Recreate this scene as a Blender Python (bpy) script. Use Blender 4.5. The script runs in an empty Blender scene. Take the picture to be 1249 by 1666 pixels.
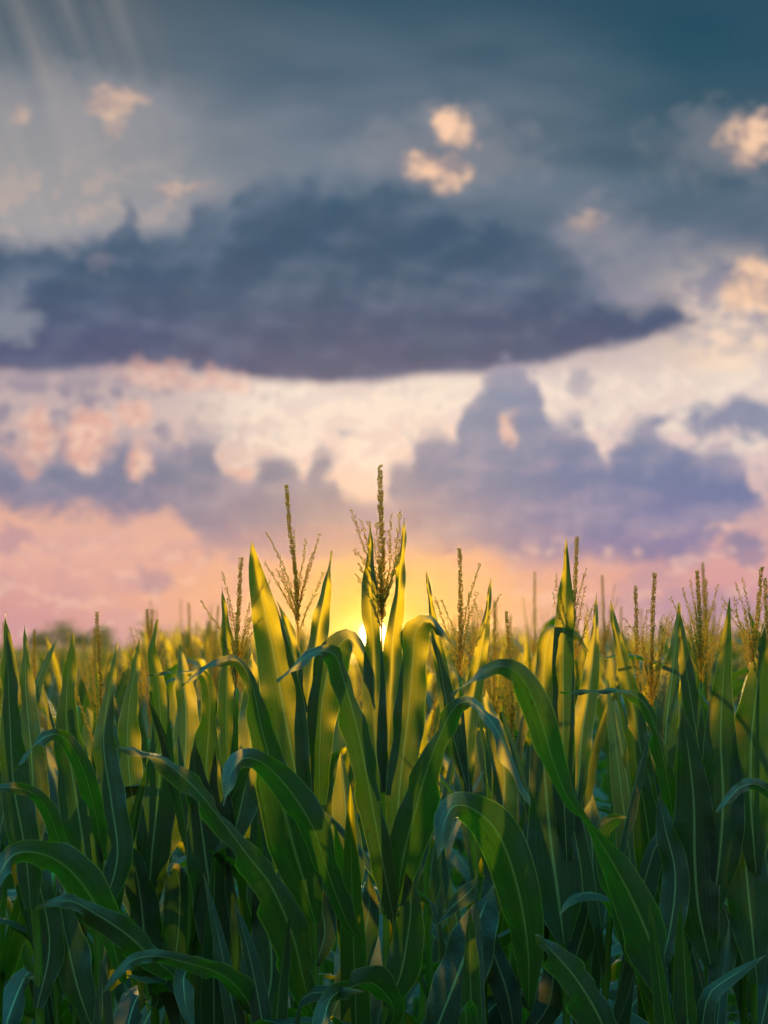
import bpy, math, random
import numpy as np
from mathutils import Vector, Matrix
R = math.radians
sc = bpy.context.scene
COL = sc.collection

# ------------------------------------------------------------------ camera
CAMZ = 2.0; PITCH = R(5.0); FPX = 2777.0          # focal length in photo pixels (60 mm on a 36 mm tall frame)
cam = bpy.data.cameras.new('camera'); co = bpy.data.objects.new('camera', cam); COL.objects.link(co)
co.location = (0, 0, CAMZ); co.rotation_euler = (R(90) + PITCH, 0, 0)
cam.sensor_fit = 'VERTICAL'; cam.sensor_height = 36; cam.sensor_width = 27; cam.lens = 60
cam.clip_start = 0.05; cam.clip_end = 2000
cam.dof.use_dof = True; cam.dof.focus_distance = 2.85; cam.dof.aperture_fstop = 4.5; cam.dof.aperture_blades = 0
sc.camera = co
sc.render.resolution_x = 768; sc.render.resolution_y = 1024
sc.view_settings.view_transform = 'Standard'; sc.view_settings.look = 'None'
sc.view_settings.exposure = 0.0; sc.view_settings.gamma = 1.0

def ray(px, py):
    x = (px - 624.5) / FPX; z = (833 - py) / FPX; y = 1.0
    c, s = math.cos(PITCH), math.sin(PITCH)
    return Vector((x, y * c - z * s, y * s + z * c))
def at(px, py, Y):
    d = ray(px, py); return Vector((0, 0, CAMZ)) + d * (Y / d.y)
def angles(px, py):                                 # azimuth, elevation in degrees
    d = ray(px, py).normalized()
    return math.degrees(math.atan2(d.x, d.y)), math.degrees(math.asin(d.z))

# ------------------------------------------------------------------ sun
SUN_AZ, SUN_EL = angles(607, 1032)
LAMP_EL = 5.0
sl = bpy.data.lights.new('sun', 'SUN'); so = bpy.data.objects.new('sun', sl); COL.objects.link(so)
sl.energy = 4.2; sl.angle = R(1.3); sl.color = (1.0, 0.68, 0.22)
sd = Vector((math.sin(R(SUN_AZ)) * math.cos(R(LAMP_EL)), math.cos(R(SUN_AZ)) * math.cos(R(LAMP_EL)), math.sin(R(LAMP_EL))))
so.rotation_euler = sd.to_track_quat('Z', 'Y').to_euler(); so.location = (0, 20, 20)

# ------------------------------------------------------------------ world: dusk sky with banks of cloud
world = bpy.data.worlds.new("World"); sc.world = world; world.use_nodes = True
wt = world.node_tree; wt.nodes.clear()

class S:                                            # a float socket with arithmetic
    tree = None
    def __init__(s, o): s.o = o
    def _b(a, op, b, c=None, clamp=False):
        n = S.tree.nodes.new('ShaderNodeMath'); n.operation = op; n.use_clamp = clamp
        for i, v in enumerate((a, b, c)):
            if v is None: continue
            if isinstance(v, S): S.tree.links.new(v.o, n.inputs[i])
            else: n.inputs[i].default_value = v
        return S(n.outputs[0])
    def __add__(a, b): return S._b(a, 'ADD', b)
    def __radd__(a, b): return S._b(a, 'ADD', b)
    def __sub__(a, b): return S._b(a, 'SUBTRACT', b)
    def __rsub__(a, b): return S._b(b, 'SUBTRACT', a)
    def __mul__(a, b): return S._b(a, 'MULTIPLY', b)
    def __rmul__(a, b): return S._b(a, 'MULTIPLY', b)
    def __truediv__(a, b): return S._b(a, 'DIVIDE', b)
    def f(a, op, b=None, c=None): return S._b(a, op, b, c)
def clamp01(a): return S._b(a, 'ADD', 0.0, clamp=True)
def smooth(a, lo, hi, o0=0.0, o1=1.0):
    n = S.tree.nodes.new('ShaderNodeMapRange'); n.interpolation_type = 'SMOOTHSTEP'
    S.tree.links.new(a.o, n.inputs[0])
    for i, v in ((1, lo), (2, hi), (3, o0), (4, o1)): n.inputs[i].default_value = v
    return S(n.outputs[0])
def comb(x, y, z=0.0):
    n = S.tree.nodes.new('ShaderNodeCombineXYZ')
    for i, v in enumerate((x, y, z)):
        if isinstance(v, S): S.tree.links.new(v.o, n.inputs[i])
        else: n.inputs[i].default_value = v
    return n.outputs[0]
def noise(vec, scale, detail=3.0, rough=0.5, dist=0.0):
    n = S.tree.nodes.new('ShaderNodeTexNoise'); S.tree.links.new(vec, n.inputs['Vector'])
    n.inputs['Scale'].default_value = scale; n.inputs['Detail'].default_value = detail
    n.inputs['Roughness'].default_value = rough; n.inputs['Distortion'].default_value = dist
    return S(n.outputs[0])
def lin(c):
    return tuple(((v / 255) / 12.92 if v / 255 <= 0.04045 else ((v / 255 + 0.055) / 1.055) ** 2.4) for v in c) + (1.0,)
def ramp(fac, stops):
    n = S.tree.nodes.new('ShaderNodeValToRGB'); cr = n.color_ramp
    while len(cr.elements) < len(stops): cr.elements.new(0.5)
    for e, (p, c) in zip(cr.elements, stops): e.position = p; e.color = c
    S.tree.links.new(fac.o, n.inputs[0]); return n.outputs[0]
def mixc(fac, a, b, mode='MIX'):
    n = S.tree.nodes.new('ShaderNodeMix'); n.data_type = 'RGBA'; n.blend_type = mode; n.clamp_factor = True
    if isinstance(fac, S): S.tree.links.new(fac.o, n.inputs[0])
    else: n.inputs[0].default_value = fac
    for i, v in ((6, a), (7, b)):
        if isinstance(v, tuple): n.inputs[i].default_value = v
        else: S.tree.links.new(v, n.inputs[i])
    return n.outputs[2]

S.tree = wt
tc = wt.nodes.new('ShaderNodeTexCoord'); sx = wt.nodes.new('ShaderNodeSeparateXYZ')
wt.links.new(tc.outputs['Generated'], sx.inputs[0])
dx, dy, dz = S(sx.outputs[0]), S(sx.outputs[1]), S(sx.outputs[2])
az = dx.f('ARCTAN2', dy) * (180 / math.pi)
el = dz.f('ARCSINE') * (180 / math.pi)
# cloud-edge turbulence in degrees of sky
v0 = comb(az, el * 1.25, 0.0)
nA = noise(v0, 0.42, 2.0, 0.5); nB = noise(comb(az + 40, el * 1.2, 3.0), 1.05, 3.0, 0.55)
nC = noise(comb(az + 90, el + 10, 7.0), 2.3, 2.0, 0.5)
nW = noise(comb(az * 0.5 + 7, el * 1.6, 4.0), 0.35, 3.0, 0.5)
wob = (nA - 0.5) * 1.6 + (nB - 0.5) * 1.9 + (nC - 0.5) * 1.1
wobx = (noise(comb(az + 10, el + 31, 9.0), 0.8, 4.0, 0.55) - 0.5) * 1.9
fbm = noise(comb(az + 3, el * 1.35 + 5, 1.0), 0.75, 6.0, 0.6)
fbm2 = noise(comb(az + 3.25, el * 1.35 + 4.6, 1.0), 0.75, 4.0, 0.6)      # the same field a step towards the sun: relief
rel = fbm - fbm2
relA = noise(comb(az + 3, el * 1.6 + 5, 21.0), 0.33, 3.5, 0.5) - noise(comb(az + 3.4, el * 1.6 + 4.2, 21.0), 0.33, 3.0, 0.5)
def vor(scale, z):
    n = wt.nodes.new('ShaderNodeTexVoronoi'); n.feature = 'SMOOTH_F1'; wt.links.new(comb(az + wobx * 0.3, el * 1.1 + wob * 0.3, z), n.inputs['Vector']); n.inputs['Scale'].default_value = scale
    n.inputs['Smoothness'].default_value = 0.35; return S(n.outputs['Distance'])
lump = (0.5 - vor(0.75, 2.0)) * 0.9 + (0.5 - vor(1.7, 5.0)) * 0.38
azw = az + wobx
AZ0, AZ1, EL0, EL1 = -16.0, 16.0, -2.0, 24.0
azn = clamp01((azw - AZ0) * (1 / (AZ1 - AZ0)))
def contour(pts):                                   # el as a function of azimuth, traced in photo pixels
    n = wt.nodes.new('ShaderNodeFloatCurve'); c = n.mapping.curves[0]
    P = []
    for px, py in pts:
        a, e = angles(px, py); P.append(((a - AZ0) / (AZ1 - AZ0), (e - EL0) / (EL1 - EL0)))
    P = [(0.0, P[0][1])] + P + [(1.0, P[-1][1])]
    while len(c.points) < len(P): c.points.new(0.5, 0.5)
    for i, p in enumerate(P): c.points[i].location = p
    for p in c.points: p.handle_type = 'AUTO_CLAMPED'
    n.mapping.update()
    wt.links.new(azn.o, n.inputs['Value'])
    return S(n.outputs[0]) * (EL1 - EL0) + EL0
def bank(top, bot, st=0.30, sb=0.25, wt_=1.0, wb=0.3):
    """(mask, lit margin): dense core, torn translucent edge, rounded lumps on top"""
    t = contour(top) - el + wob * (0.35 * wt_) + lump * wt_
    b = el - contour(bot) + wob * wb + (fbm - 0.5) * wb
    d = smooth(t + (fbm - 0.5) * 0.9, -st, st * 1.4); e_ = smooth(b, -sb, sb * 1.3)
    m = d * e_
    rim = smooth(t + (fbm - 0.5) * 1.2, -0.1, 0.9, 1.0, 0.0)
    return m, clamp01(rim)
def blob(px, py, rx, ry, k=1.0, gain=1.0):          # a torn puff of cloud
    a, e = angles(px, py)
    q = ((az + wobx * 0.5 - a) * (48.5 / rx)).f('POWER', 2.0) + ((el + wob * 0.6 - e) * (48.5 / ry)).f('POWER', 2.0)
    return clamp01(smooth(1.0 - q + (fbm - 0.5) * 2.6, -0.25, 1.05) * gain)
def estop(py): return (angles(624, py)[1] - EL0) / (EL1 - EL0)
eln = clamp01((el + (nW - 0.5) * 1.6 - EL0) * (1 / (EL1 - EL0)))
def sky_ramp(st):
    st = sorted([(estop(py), lin(c)) for py, c in st], key=lambda s: s[0])
    return ramp(eln, st)
left = sky_ramp([(0, (84, 98, 110)), (110, (96, 110, 122)), (200, (138, 142, 148)), (300, (158, 156, 158)), (390, (160, 158, 162)),
                 (480, (138, 144, 160)), (590, (176, 158, 166)), (680, (200, 176, 174)), (760, (196, 160, 158)), (840, (226, 172, 154)),
                 (900, (230, 176, 160)), (960, (216, 158, 152)), (1020, (206, 146, 150)), (1075, (196, 142, 150)), (1110, (150, 110, 110))])
mid = sky_ramp([(0, (58, 88, 106)), (110, (88, 108, 126)), (200, (108, 122, 138)), (300, (112, 126, 142)), (400, (106, 120, 140)),
                (480, (110, 120, 144)), (600, (205, 184, 182)), (640, (236, 216, 204)), (720, (234, 208, 196)), (800, (236, 204, 188)), (860, (205, 160, 155)),
                (920, (230, 168, 140)), (960, (236, 172, 128)), (1020, (236, 168, 118)), (1075, (220, 150, 110))])
right = sky_ramp([(0, (30, 72, 92)), (100, (38, 80, 98)), (200, (62, 92, 110)), (300, (86, 108, 126)), (380, (100, 114, 134)),
                  (450, (124, 130, 148)), (500, (150, 144, 160)), (560, (206, 188, 184)), (640, (234, 212, 202)), (740, (222, 196, 192)), (840, (204, 168, 170)),
                  (900, (216, 164, 162)), (950, (216, 156, 156)), (1000, (190, 146, 162)), (1040, (168, 138, 160)), (1090, (140, 124, 150))])
azs = az + (nW - 0.5) * 4
sky = mixc(smooth(azs, -11.0, -1.0), left, mid)
sky = mixc(smooth(azs, 1.5, 11.0), sky, right)
# thin veil streaks, upper left
stk = noise(comb((az + el * 0.42) * 1.2, el * 0.10, 2.0), 0.75, 2.0, 0.5)
sky = mixc(smooth(stk, 0.35, 0.85) * 0.7 * smooth(az, -13, -6, 1.0, 0.0) * smooth(el, 9, 13) * 0.75, sky, lin((190, 176, 168)))
sky = mixc(smooth(fbm + rel * 1.5, 0.45, 0.7) * smooth(el, 11, 12.5) * smooth(el, 15, 17.5, 1.0, 0.0) * smooth(az, -8, -5, 1.0, 0.0) * 0.5, sky, lin((196, 174, 164)))
sky = mixc(smooth(nW, 0.35, 0.75) * smooth(el, 8, 14) * smooth(az, -8, 0) * 0.5, sky, lin((58, 86, 106)))
# mid-level grey wisps across the bright band
sky = mixc(smooth(nB + (nA - 0.5) * 0.8, 0.44, 0.60) * smooth(az, -9, -4, 1.0, 0.0) * smooth(el, 4.2, 5.5) * smooth(el, 8.7, 10, 1.0, 0.0) * 0.85, sky, lin((146, 138, 156)))
sky = mixc(smooth(fbm, 0.50, 0.60) * smooth(az, 3.5, 6) * smooth(el, 5, 6.5) * smooth(el, 9, 11, 1.0, 0.0) * 0.75, sky, lin((166, 156, 172)))
# peach puffs high up
warm = smooth(az, 8.0, 12.0) * smooth(el, 9.0, 9.8) * smooth(el, 11.5, 14.0, 1.0, 0.0)
sky = mixc(warm * smooth(fbm, 0.38, 0.6), sky, lin((248, 218, 192)))
halo = None
for b in [(722, 250, 190, 80, 1, .36), (1200, 235, 190, 75, 1, .34), (150, 190, 170, 80, 1, .4), (280, 320, 110, 50, 1, .4), (980, 380, 90, 60, 1, .45), (1080, 440, 130, 60, 1, .4)]:
    m = blob(*b); halo = m if halo is None else halo.f('MAXIMUM', m)
sky = mixc(halo, sky, lin((160, 156, 162)))
hi = None
for b in [(738, 214, 38, 34, 1, 1.0), (706, 276, 58, 36, 1, 1.0), (1232, 222, 62, 50, 1, .95), (188, 170, 58, 24, 1, .6), (38, 186, 26, 22, 1, .45),
          (185, 212, 24, 34, 1, .4), (290, 312, 52, 14, 1, .5), (1222, 470, 56, 46, 1, .9), (960, 360, 34, 22, 1, .45)]:
    m = blob(*b); hi = m if hi is None else hi.f('MAXIMUM', m)
sky = mixc(hi, sky, mixc(clamp01(hi * 0.8 + rel * 3.0), lin((176, 150, 146)), lin((250, 206, 172))))
cream = smooth(fbm + rel * 2.0, 0.40, 0.60) * smooth(el + wob, 6.0, 7.2) * smooth(el, 8.9, 10.4, 1.0, 0.0) * smooth(az, -7.0, -4.0)
sky = mixc(cream * 0.7, sky, lin((248, 228, 210)))
# cloud bank A (big, dark slate)
A, Arim = bank([(0, 398), (80, 392), (150, 380), (185, 365), (207, 335), (232, 365), (262, 374), (300, 362), (330, 332), (355, 326), (385, 300), (430, 286), (470, 296),
          (505, 278), (545, 300), (590, 294), (625, 283), (670, 300), (720, 318), (780, 342), (850, 352), (890, 366), (925, 404), (958, 448), (990, 484), (1020, 496),
          (1070, 484), (1118, 492), (1145, 530), (1180, 575), (1249, 640)],
         [(0, 604), (100, 604), (200, 598), (300, 602), (450, 620), (560, 624), (700, 610), (820, 602), (900, 582), (1000, 566), (1100, 532), (1145, 524), (1180, 540), (1249, 560)],
         0.40, 0.20, 0.60, 0.12)
An = clamp01((el + (nA - 0.5) * 1.6 - angles(624, 625)[1]) * (1 / 7.0))
Ac = ramp(An, [(0.0, lin((92, 94, 126))), (0.22, lin((78, 88, 120))), (0.5, lin((66, 90, 116))), (1.0, lin((62, 90, 112)))])
Ac = mixc(smooth(nA + (nW - 0.5) * 0.7, 0.45, 0.75) * 0.3, Ac, lin((104, 116, 138)))
Ac = mixc(clamp01(relA * 2.2 + rel * 0.5 + 0.06) * 0.8, Ac, lin((122, 132, 154)))
Ac = mixc(clamp01(relA * -2.6 - 0.03) * 0.6, Ac, lin((50, 72, 98)))
Ac = mixc(Arim * 0.35, Ac, lin((120, 132, 150)))
A = A * (1.0 - smooth(az, 3.5, 7.0) * smooth(el, 11.5, 14.0) * 0.6)
sky = mixc(A * 0.97, sky, Ac)
sky = mixc(blob(12, 515, 60, 50) * 0.7, sky, lin((146, 150, 162)))
sky = mixc(blob(158, 424, 26, 16) * 0.6, sky, lin((130, 124, 140)))
# cloud bank B (lower, violet blue)
B, Brim = bank([(0, 735), (45, 770), (100, 730), (150, 760), (200, 700), (250, 712), (292, 730), (325, 708), (352, 716), (385, 772), (420, 768), (440, 742), (468, 752), (490, 772),
          (520, 732), (545, 756), (565, 802), (600, 812), (635, 806), (645, 764), (672, 742), (700, 702), (740, 712), (750, 690), (768, 640), (788, 606), (822, 590),
          (858, 600), (880, 640), (904, 686), (930, 684), (958, 690), (985, 738), (1010, 698), (1050, 690), (1090, 700), (1130, 742), (1180, 728), (1212, 752), (1230, 800), (1249, 850)],
         [(0, 828), (60, 838), (120, 826), (200, 844), (280, 832), (312, 866), (340, 890), (420, 906), (500, 912), (600, 906), (700, 902), (780, 888), (830, 908), (900, 916),
          (1000, 914), (1100, 918), (1150, 896), (1190, 846), (1249, 826)],
         0.30, 0.40, 0.62, 0.45)
Bl = ramp(clamp01((el + (nA - 0.5) * 1.0 - 3.2) * (1 / 5.0)), [(0.0, lin((168, 136, 156))), (0.25, lin((136, 126, 154))), (0.6, lin((124, 128, 152))), (1.0, lin((134, 138, 156)))])
Br = ramp(clamp01((el + (nA - 0.5) * 1.2 - 3.0) * (1 / 5.0)), [(0.0, lin((148, 128, 162))), (0.3, lin((124, 124, 164))), (0.6, lin((112, 124, 162))), (1.0, lin((132, 140, 164)))])
Bc = mixc(smooth(azs, -3.0, 3.5), Bl, Br)
Bc = mixc(smooth(el, 7.2, 8.6) * 0.5, Bc, lin((142, 148, 170)))
Bc = mixc(clamp01(relA * 2.0 + rel * 1.2 + 0.08), Bc, lin((176, 160, 176)))
Bc = mixc(clamp01(relA * -2.5 + rel * -1.0) * 0.5, Bc, lin((100, 108, 146)))
Bc = mixc(Brim * 0.35, Bc, lin((196, 174, 182)))
sky = mixc(B * 0.97, sky, Bc)
# clouds C..E
C, Crim = bank([(1040, 700), (1095, 678), (1130, 652), (1165, 655), (1200, 640), (1249, 648)], [(1040, 690), (1095, 682), (1140, 706), (1180, 700), (1210, 716), (1249, 712)], 0.3, 0.3, 0.6, 0.6)
sky = mixc(C * 0.9, sky, lin((128, 136, 164)))
for b, c in [((940, 622, 30, 34, 1, .7), (150, 146, 168)), ((1214, 886, 50, 32, 1, .95), (134, 128, 160)), ((252, 940, 38, 22, 1, .75), (160, 128, 150)),
             ((15, 880, 48, 22, 1, .6), (176, 138, 154)), ((1120, 985, 180, 26, 1, .45), (160, 134, 162)), ((1060, 945, 70, 18, 1, .4), (164, 136, 164)),
             ((500, 880, 200, 30, 1, .4), (170, 134, 156)), ((520, 945, 60, 26, 1, .35), (180, 130, 130))]:
    sky = mixc(blob(*b), sky, lin(c))
low = smooth(fbm + relA, 0.46, 0.62) * smooth(el, 4.6, 3.6) * smooth(az.f('ABSOLUTE'), 2.5, 6.0)
sky = mixc(low * 0.4, sky, lin((196, 150, 160)))
low2 = smooth(nB + rel, 0.56, 0.70) * smooth(el, 4.6, 3.6) * smooth(az.f('ABSOLUTE'), 3.0, 6.0)
sky = mixc(low2 * 0.5, sky, lin((238, 190, 172)))
# lit edges and puffs, left of the lower bank
lo = None
for b in [(64, 706, 34, 52, 1, .85), (146, 708, 50, 54, 1, .95), (226, 752, 26, 38, 1, .9), (214, 680, 36, 28, 1, .8), (252, 606, 80, 30, 1, .65), (342, 622, 70, 26, 1, .6), (392, 768, 22, 18, 1, .6),
          (826, 690, 18, 34, 1, .8), (1175, 856, 34, 18, 1, .7)]:
    m = blob(*b); lo = m if lo is None else lo.f('MAXIMUM', m)
sky = mixc(lo, sky, mixc(smooth(nC, 0.4, 0.6), lin((226, 172, 156)), lin((240, 198, 178))))
# out-of-view fill sky, added to light the leaves: teal overhead, olive behind, faint Nishita
nis = wt.nodes.new('ShaderNodeTexSky'); nis.sky_type = 'NISHITA'; nis.sun_disc = False
nis.sun_elevation = R(LAMP_EL); nis.sun_rotation = R(SUN_AZ); nis.altitude = 50; nis.air_density = 1.2; nis.dust_density = 1.5
nisb = mixc(1.0, nis.outputs[0], (0.10, 0.10, 0.10, 1), 'MULTIPLY')
fill_sky = mixc(smooth(noise(comb(dx, dy, dz), 2.2, 5.0, 0.55), 0.4, 0.65), (0.60, 4.2, 5.2, 1), (0.22, 1.6, 2.1, 1))
fill_sky = mixc(smooth(el, 34, 72), (0.105, 0.10, 0.028, 1), fill_sky)
fill_sky = mixc(1.0, fill_sky, nisb, 'ADD')
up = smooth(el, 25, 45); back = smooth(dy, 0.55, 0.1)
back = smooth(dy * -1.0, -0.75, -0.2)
sky = mixc(up, sky, fill_sky); sky = mixc(back, sky, fill_sky)
sky = mixc(smooth(el, -6.0, -1.5, 1.0, 0.0), sky, (0.03, 0.035, 0.02, 1))
# the glow round the low sun, and its disc
sdir = Vector((math.sin(R(SUN_AZ)) * math.cos(R(SUN_EL)), math.cos(R(SUN_AZ)) * math.cos(R(SUN_EL)), math.sin(R(SUN_EL))))
dd = wt.nodes.new('ShaderNodeVectorMath'); dd.operation = 'DOT_PRODUCT'; wt.links.new(tc.outputs['Generated'], dd.inputs[0]); dd.inputs[1].default_value = sdir
r = S(dd.outputs['Value']).f('MINIMUM', 1.0).f('ARCCOSINE') * (180 / math.pi)
rr = ((az - SUN_AZ) * 0.9).f('POWER', 2.0) + ((el - SUN_EL) * 1.1).f('POWER', 2.0)
g2 = (rr * (-1 / 16.0)).f('EXPONENT') * 0.6
g1 = (rr * (-1 / 4.2)).f('EXPONENT') * 0.95
sky = mixc(g2, sky, (0.95, 0.40, 0.09, 1))
sky = mixc(g1, sky, (1.0, 0.56, 0.02, 1))
sky = mixc((rr * (-1 / 0.6)).f('EXPONENT'), sky, (1.8, 1.2, 0.25, 1))
sky = mixc(smooth(r, 0.28, 0.50, 1.0, 0.0), sky, (9.0, 6.8, 3.4, 1))
bg = wt.nodes.new('ShaderNodeBackground'); wt.links.new(sky, bg.inputs[0]); bg.inputs[1].default_value = 1.0
wo = wt.nodes.new('ShaderNodeOutputWorld'); wt.links.new(bg.outputs[0], wo.inputs[0])

# ------------------------------------------------------------------ helpers
rnd = random.Random(11); nr = np.random.default_rng(5)
def tag(o, label=None, cat=None, group=None, kind=None):
    if label: o['label'] = label
    if cat: o['category'] = cat
    if group: o['group'] = group
    if kind: o['kind'] = kind
    return o
def empty(name, loc=(0, 0, 0)):
    o = bpy.data.objects.new(name, None); COL.objects.link(o); o.location = loc; o.empty_display_size = 0.1; return o
def mesh_obj(name, V, F, mats, parent=None, uv=None, midx=None, smooth_=True):
    me = bpy.data.meshes.new(name)
    V = np.asarray(V, dtype=np.float64)
    if parent is not None and isinstance(parent, tuple): parent, off = parent; V = V - np.array(off)
    me.from_pydata(V.tolist(), [], F if isinstance(F, list) else F.tolist())
    for m in (mats if isinstance(mats, (list, tuple)) else [mats]): me.materials.append(m)
    if uv is not None:
        l = me.uv_layers.new(name='UVMap'); idx = np.empty(len(me.loops), dtype=np.int32); me.loops.foreach_get('vertex_index', idx)
        l.data.foreach_set('uv', np.asarray(uv, dtype=np.float32)[idx].ravel())
    if midx is not None: me.polygons.foreach_set('material_index', np.asarray(midx, dtype=np.int32))
    if smooth_: me.polygons.foreach_set('use_smooth', [True] * len(me.polygons))
    me.update()
    o = bpy.data.objects.new(name, me); COL.objects.link(o)
    if parent: o.parent = parent
    return o

# ------------------------------------------------------------------ materials
def newmat(name):
    m = bpy.data.materials.new(name); m.use_nodes = True; m.node_tree.nodes.clear(); S.tree = m.node_tree; return m, m.node_tree
def N(t, k, **kw):
    n = t.nodes.new(k)
    for a, v in kw.items(): setattr(n, a, v)
    return n
def leaf_mat(name, top, trans, dry=0.8):
    m, t = newmat(name)
    uv = N(t, 'ShaderNodeUVMap'); s = N(t, 'ShaderNodeSeparateXYZ'); t.links.new(uv.outputs[0], s.inputs[0])
    u, v = S(s.outputs[0]), S(s.outputs[1])
    oi = N(t, 'ShaderNodeObjectInfo'); rn = S(oi.outputs['Random'])
    c = (u - 0.5).f('ABSOLUTE')
    rib = smooth(c, 0.014, 0.042, 1.0, 0.0) * smooth(v, 0.75, 0.97, 1.0, 0.0)
    veins = noise(comb(u * 46.0, v * 1.6, rn * 37.0), 1.0, 2.0, 0.6)
    fine = noise(comb(u * 150.0, v * 3.0, rn * 11.0), 1.0, 1.0, 0.5)
    blot = noise(comb(u * 1.5, v * 9.0, rn * 23.0), 1.0, 3.0, 0.6)
    spots = noise(comb(u * 12.0, v * 90.0, rn * 53.0), 1.0, 2.0, 0.5)
    crk = noise(comb(u * 5.0, v * 34.0, rn * 71.0), 1.0, 3.0, 0.6)
    base = mixc(smooth(veins, 0.3, 0.7), tuple(x * 0.6 for x in top[:3]) + (1,), tuple(x * 1.25 for x in top[:3]) + (1,))
    base = mixc(smooth(blot, 0.35, 0.75) * 0.5, base, (top[0] * 1.7, top[1] * 1.25, top[2] * 0.7, 1))
    base = mixc(smooth(rn, 0.0, 1.0) * 0.45, base, (top[0] * 0.5, top[1] * 0.72, top[2] * 1.3, 1))
    base = mixc(smooth(spots, 0.64, 0.72) * 0.7, base, (0.13, 0.10, 0.03, 1))
    tipd = smooth(v + (blot - 0.5) * 0.12 + rn * 0.05, 0.93, 1.02) + smooth(c + (spots - 0.5) * 0.02, 0.488, 0.502) * 0.6
    base = mixc(clamp01(tipd) * dry, base, (0.20, 0.13, 0.05, 1))
    mg = smooth(c, 0.468, 0.49)
    base = mixc(mg * 0.5, base, (0.22, 0.26, 0.12, 1))
    base = mixc(rib * 0.9, base, (0.26, 0.34, 0.16, 1))
    tr = mixc(smooth(veins, 0.3, 0.7), tuple(x * 0.75 for x in trans[:3]) + (1,), tuple(min(1, x * 1.2) for x in trans[:3]) + (1,))
    tr = mixc(smooth(blot, 0.4, 0.7) * 0.5, tr, (trans[0] * 1.6, trans[1] * 0.95, trans[2], 1))
    tr = mixc(smooth(spots, 0.64, 0.72) * 0.7, tr, (0.03, 0.02, 0.0, 1))
    tr = mixc(mg * 0.8, tr, (trans[0] * 5, trans[1] * 2.6, trans[2] * 3, 1))
    tr = mixc(rib * 0.6, tr, (trans[0] * 1.5, trans[1] * 1.25, trans[2] * 1.5, 1))
    bmp = N(t, 'ShaderNodeBump'); bmp.inputs['Strength'].default_value = 0.6; bmp.inputs['Distance'].default_value = 0.002
    hgt = veins * 0.8 + fine * 0.5 - rib * 1.2 + blot * 1.0 + crk * 1.2
    t.links.new(hgt.o, bmp.inputs['Height'])
    p = N(t, 'ShaderNodeBsdfPrincipled'); t.links.new(base, p.inputs['Base Color'])
    t.links.new(smooth(crk, 0.3, 0.7, 0.42, 0.62).o, p.inputs['Roughness']); p.inputs['Specular IOR Level'].default_value = 0.38
    t.links.new(bmp.outputs[0], p.inputs['Normal'])
    tl = N(t, 'ShaderNodeBsdfTranslucent'); t.links.new(tr, tl.inputs[0]); t.links.new(bmp.outputs[0], tl.inputs['Normal'])
    rf = N(t, 'ShaderNodeBsdfRefraction'); rf.inputs[0].default_value = (0.95, 0.68, 0.005, 1); rf.inputs['Roughness'].default_value = 0.62; rf.inputs['IOR'].default_value = 1.25
    m1 = N(t, 'ShaderNodeMixShader'); m1.inputs[0].default_value = 0.30; t.links.new(p.outputs[0], m1.inputs[1]); t.links.new(tl.outputs[0], m1.inputs[2])
    m2 = N(t, 'ShaderNodeMixShader'); m2.inputs[0].default_value = 0.010; t.links.new(m1.outputs[0], m2.inputs[1]); t.links.new(rf.outputs[0], m2.inputs[2])
    o = N(t, 'ShaderNodeOutputMaterial'); t.links.new(m2.outputs[0], o.inputs[0])
    return m
M_LEAF = leaf_mat('corn_leaf', (0.036, 0.058, 0.038), (0.085, 0.22, 0.004))
def stalk_mat():
    m, t = newmat('corn_stalk')
    tcn = N(t, 'ShaderNodeTexCoord'); mp = N(t, 'ShaderNodeMapping'); mp.inputs['Scale'].default_value = (300, 300, 6)
    t.links.new(tcn.outputs['Object'], mp.inputs[0]); nn = noise(mp.outputs[0], 1.0, 2.0)
    c = mixc(smooth(nn, 0.3, 0.7), (0.07, 0.15, 0.02, 1), (0.13, 0.23, 0.035, 1))
    p = N(t, 'ShaderNodeBsdfPrincipled'); t.links.new(c, p.inputs[0]); p.inputs['Roughness'].default_value = 0.45
    tl = N(t, 'ShaderNodeBsdfTranslucent'); tl.inputs[0].default_value = (0.3, 0.5, 0.02, 1)
    mx = N(t, 'ShaderNodeMixShader'); mx.inputs[0].default_value = 0.45; t.links.new(p.outputs[0], mx.inputs[1]); t.links.new(tl.outputs[0], mx.inputs[2])
    o = N(t, 'ShaderNodeOutputMaterial'); t.links.new(mx.outputs[0], o.inputs[0]); return m
M_STALK = stalk_mat()
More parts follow.
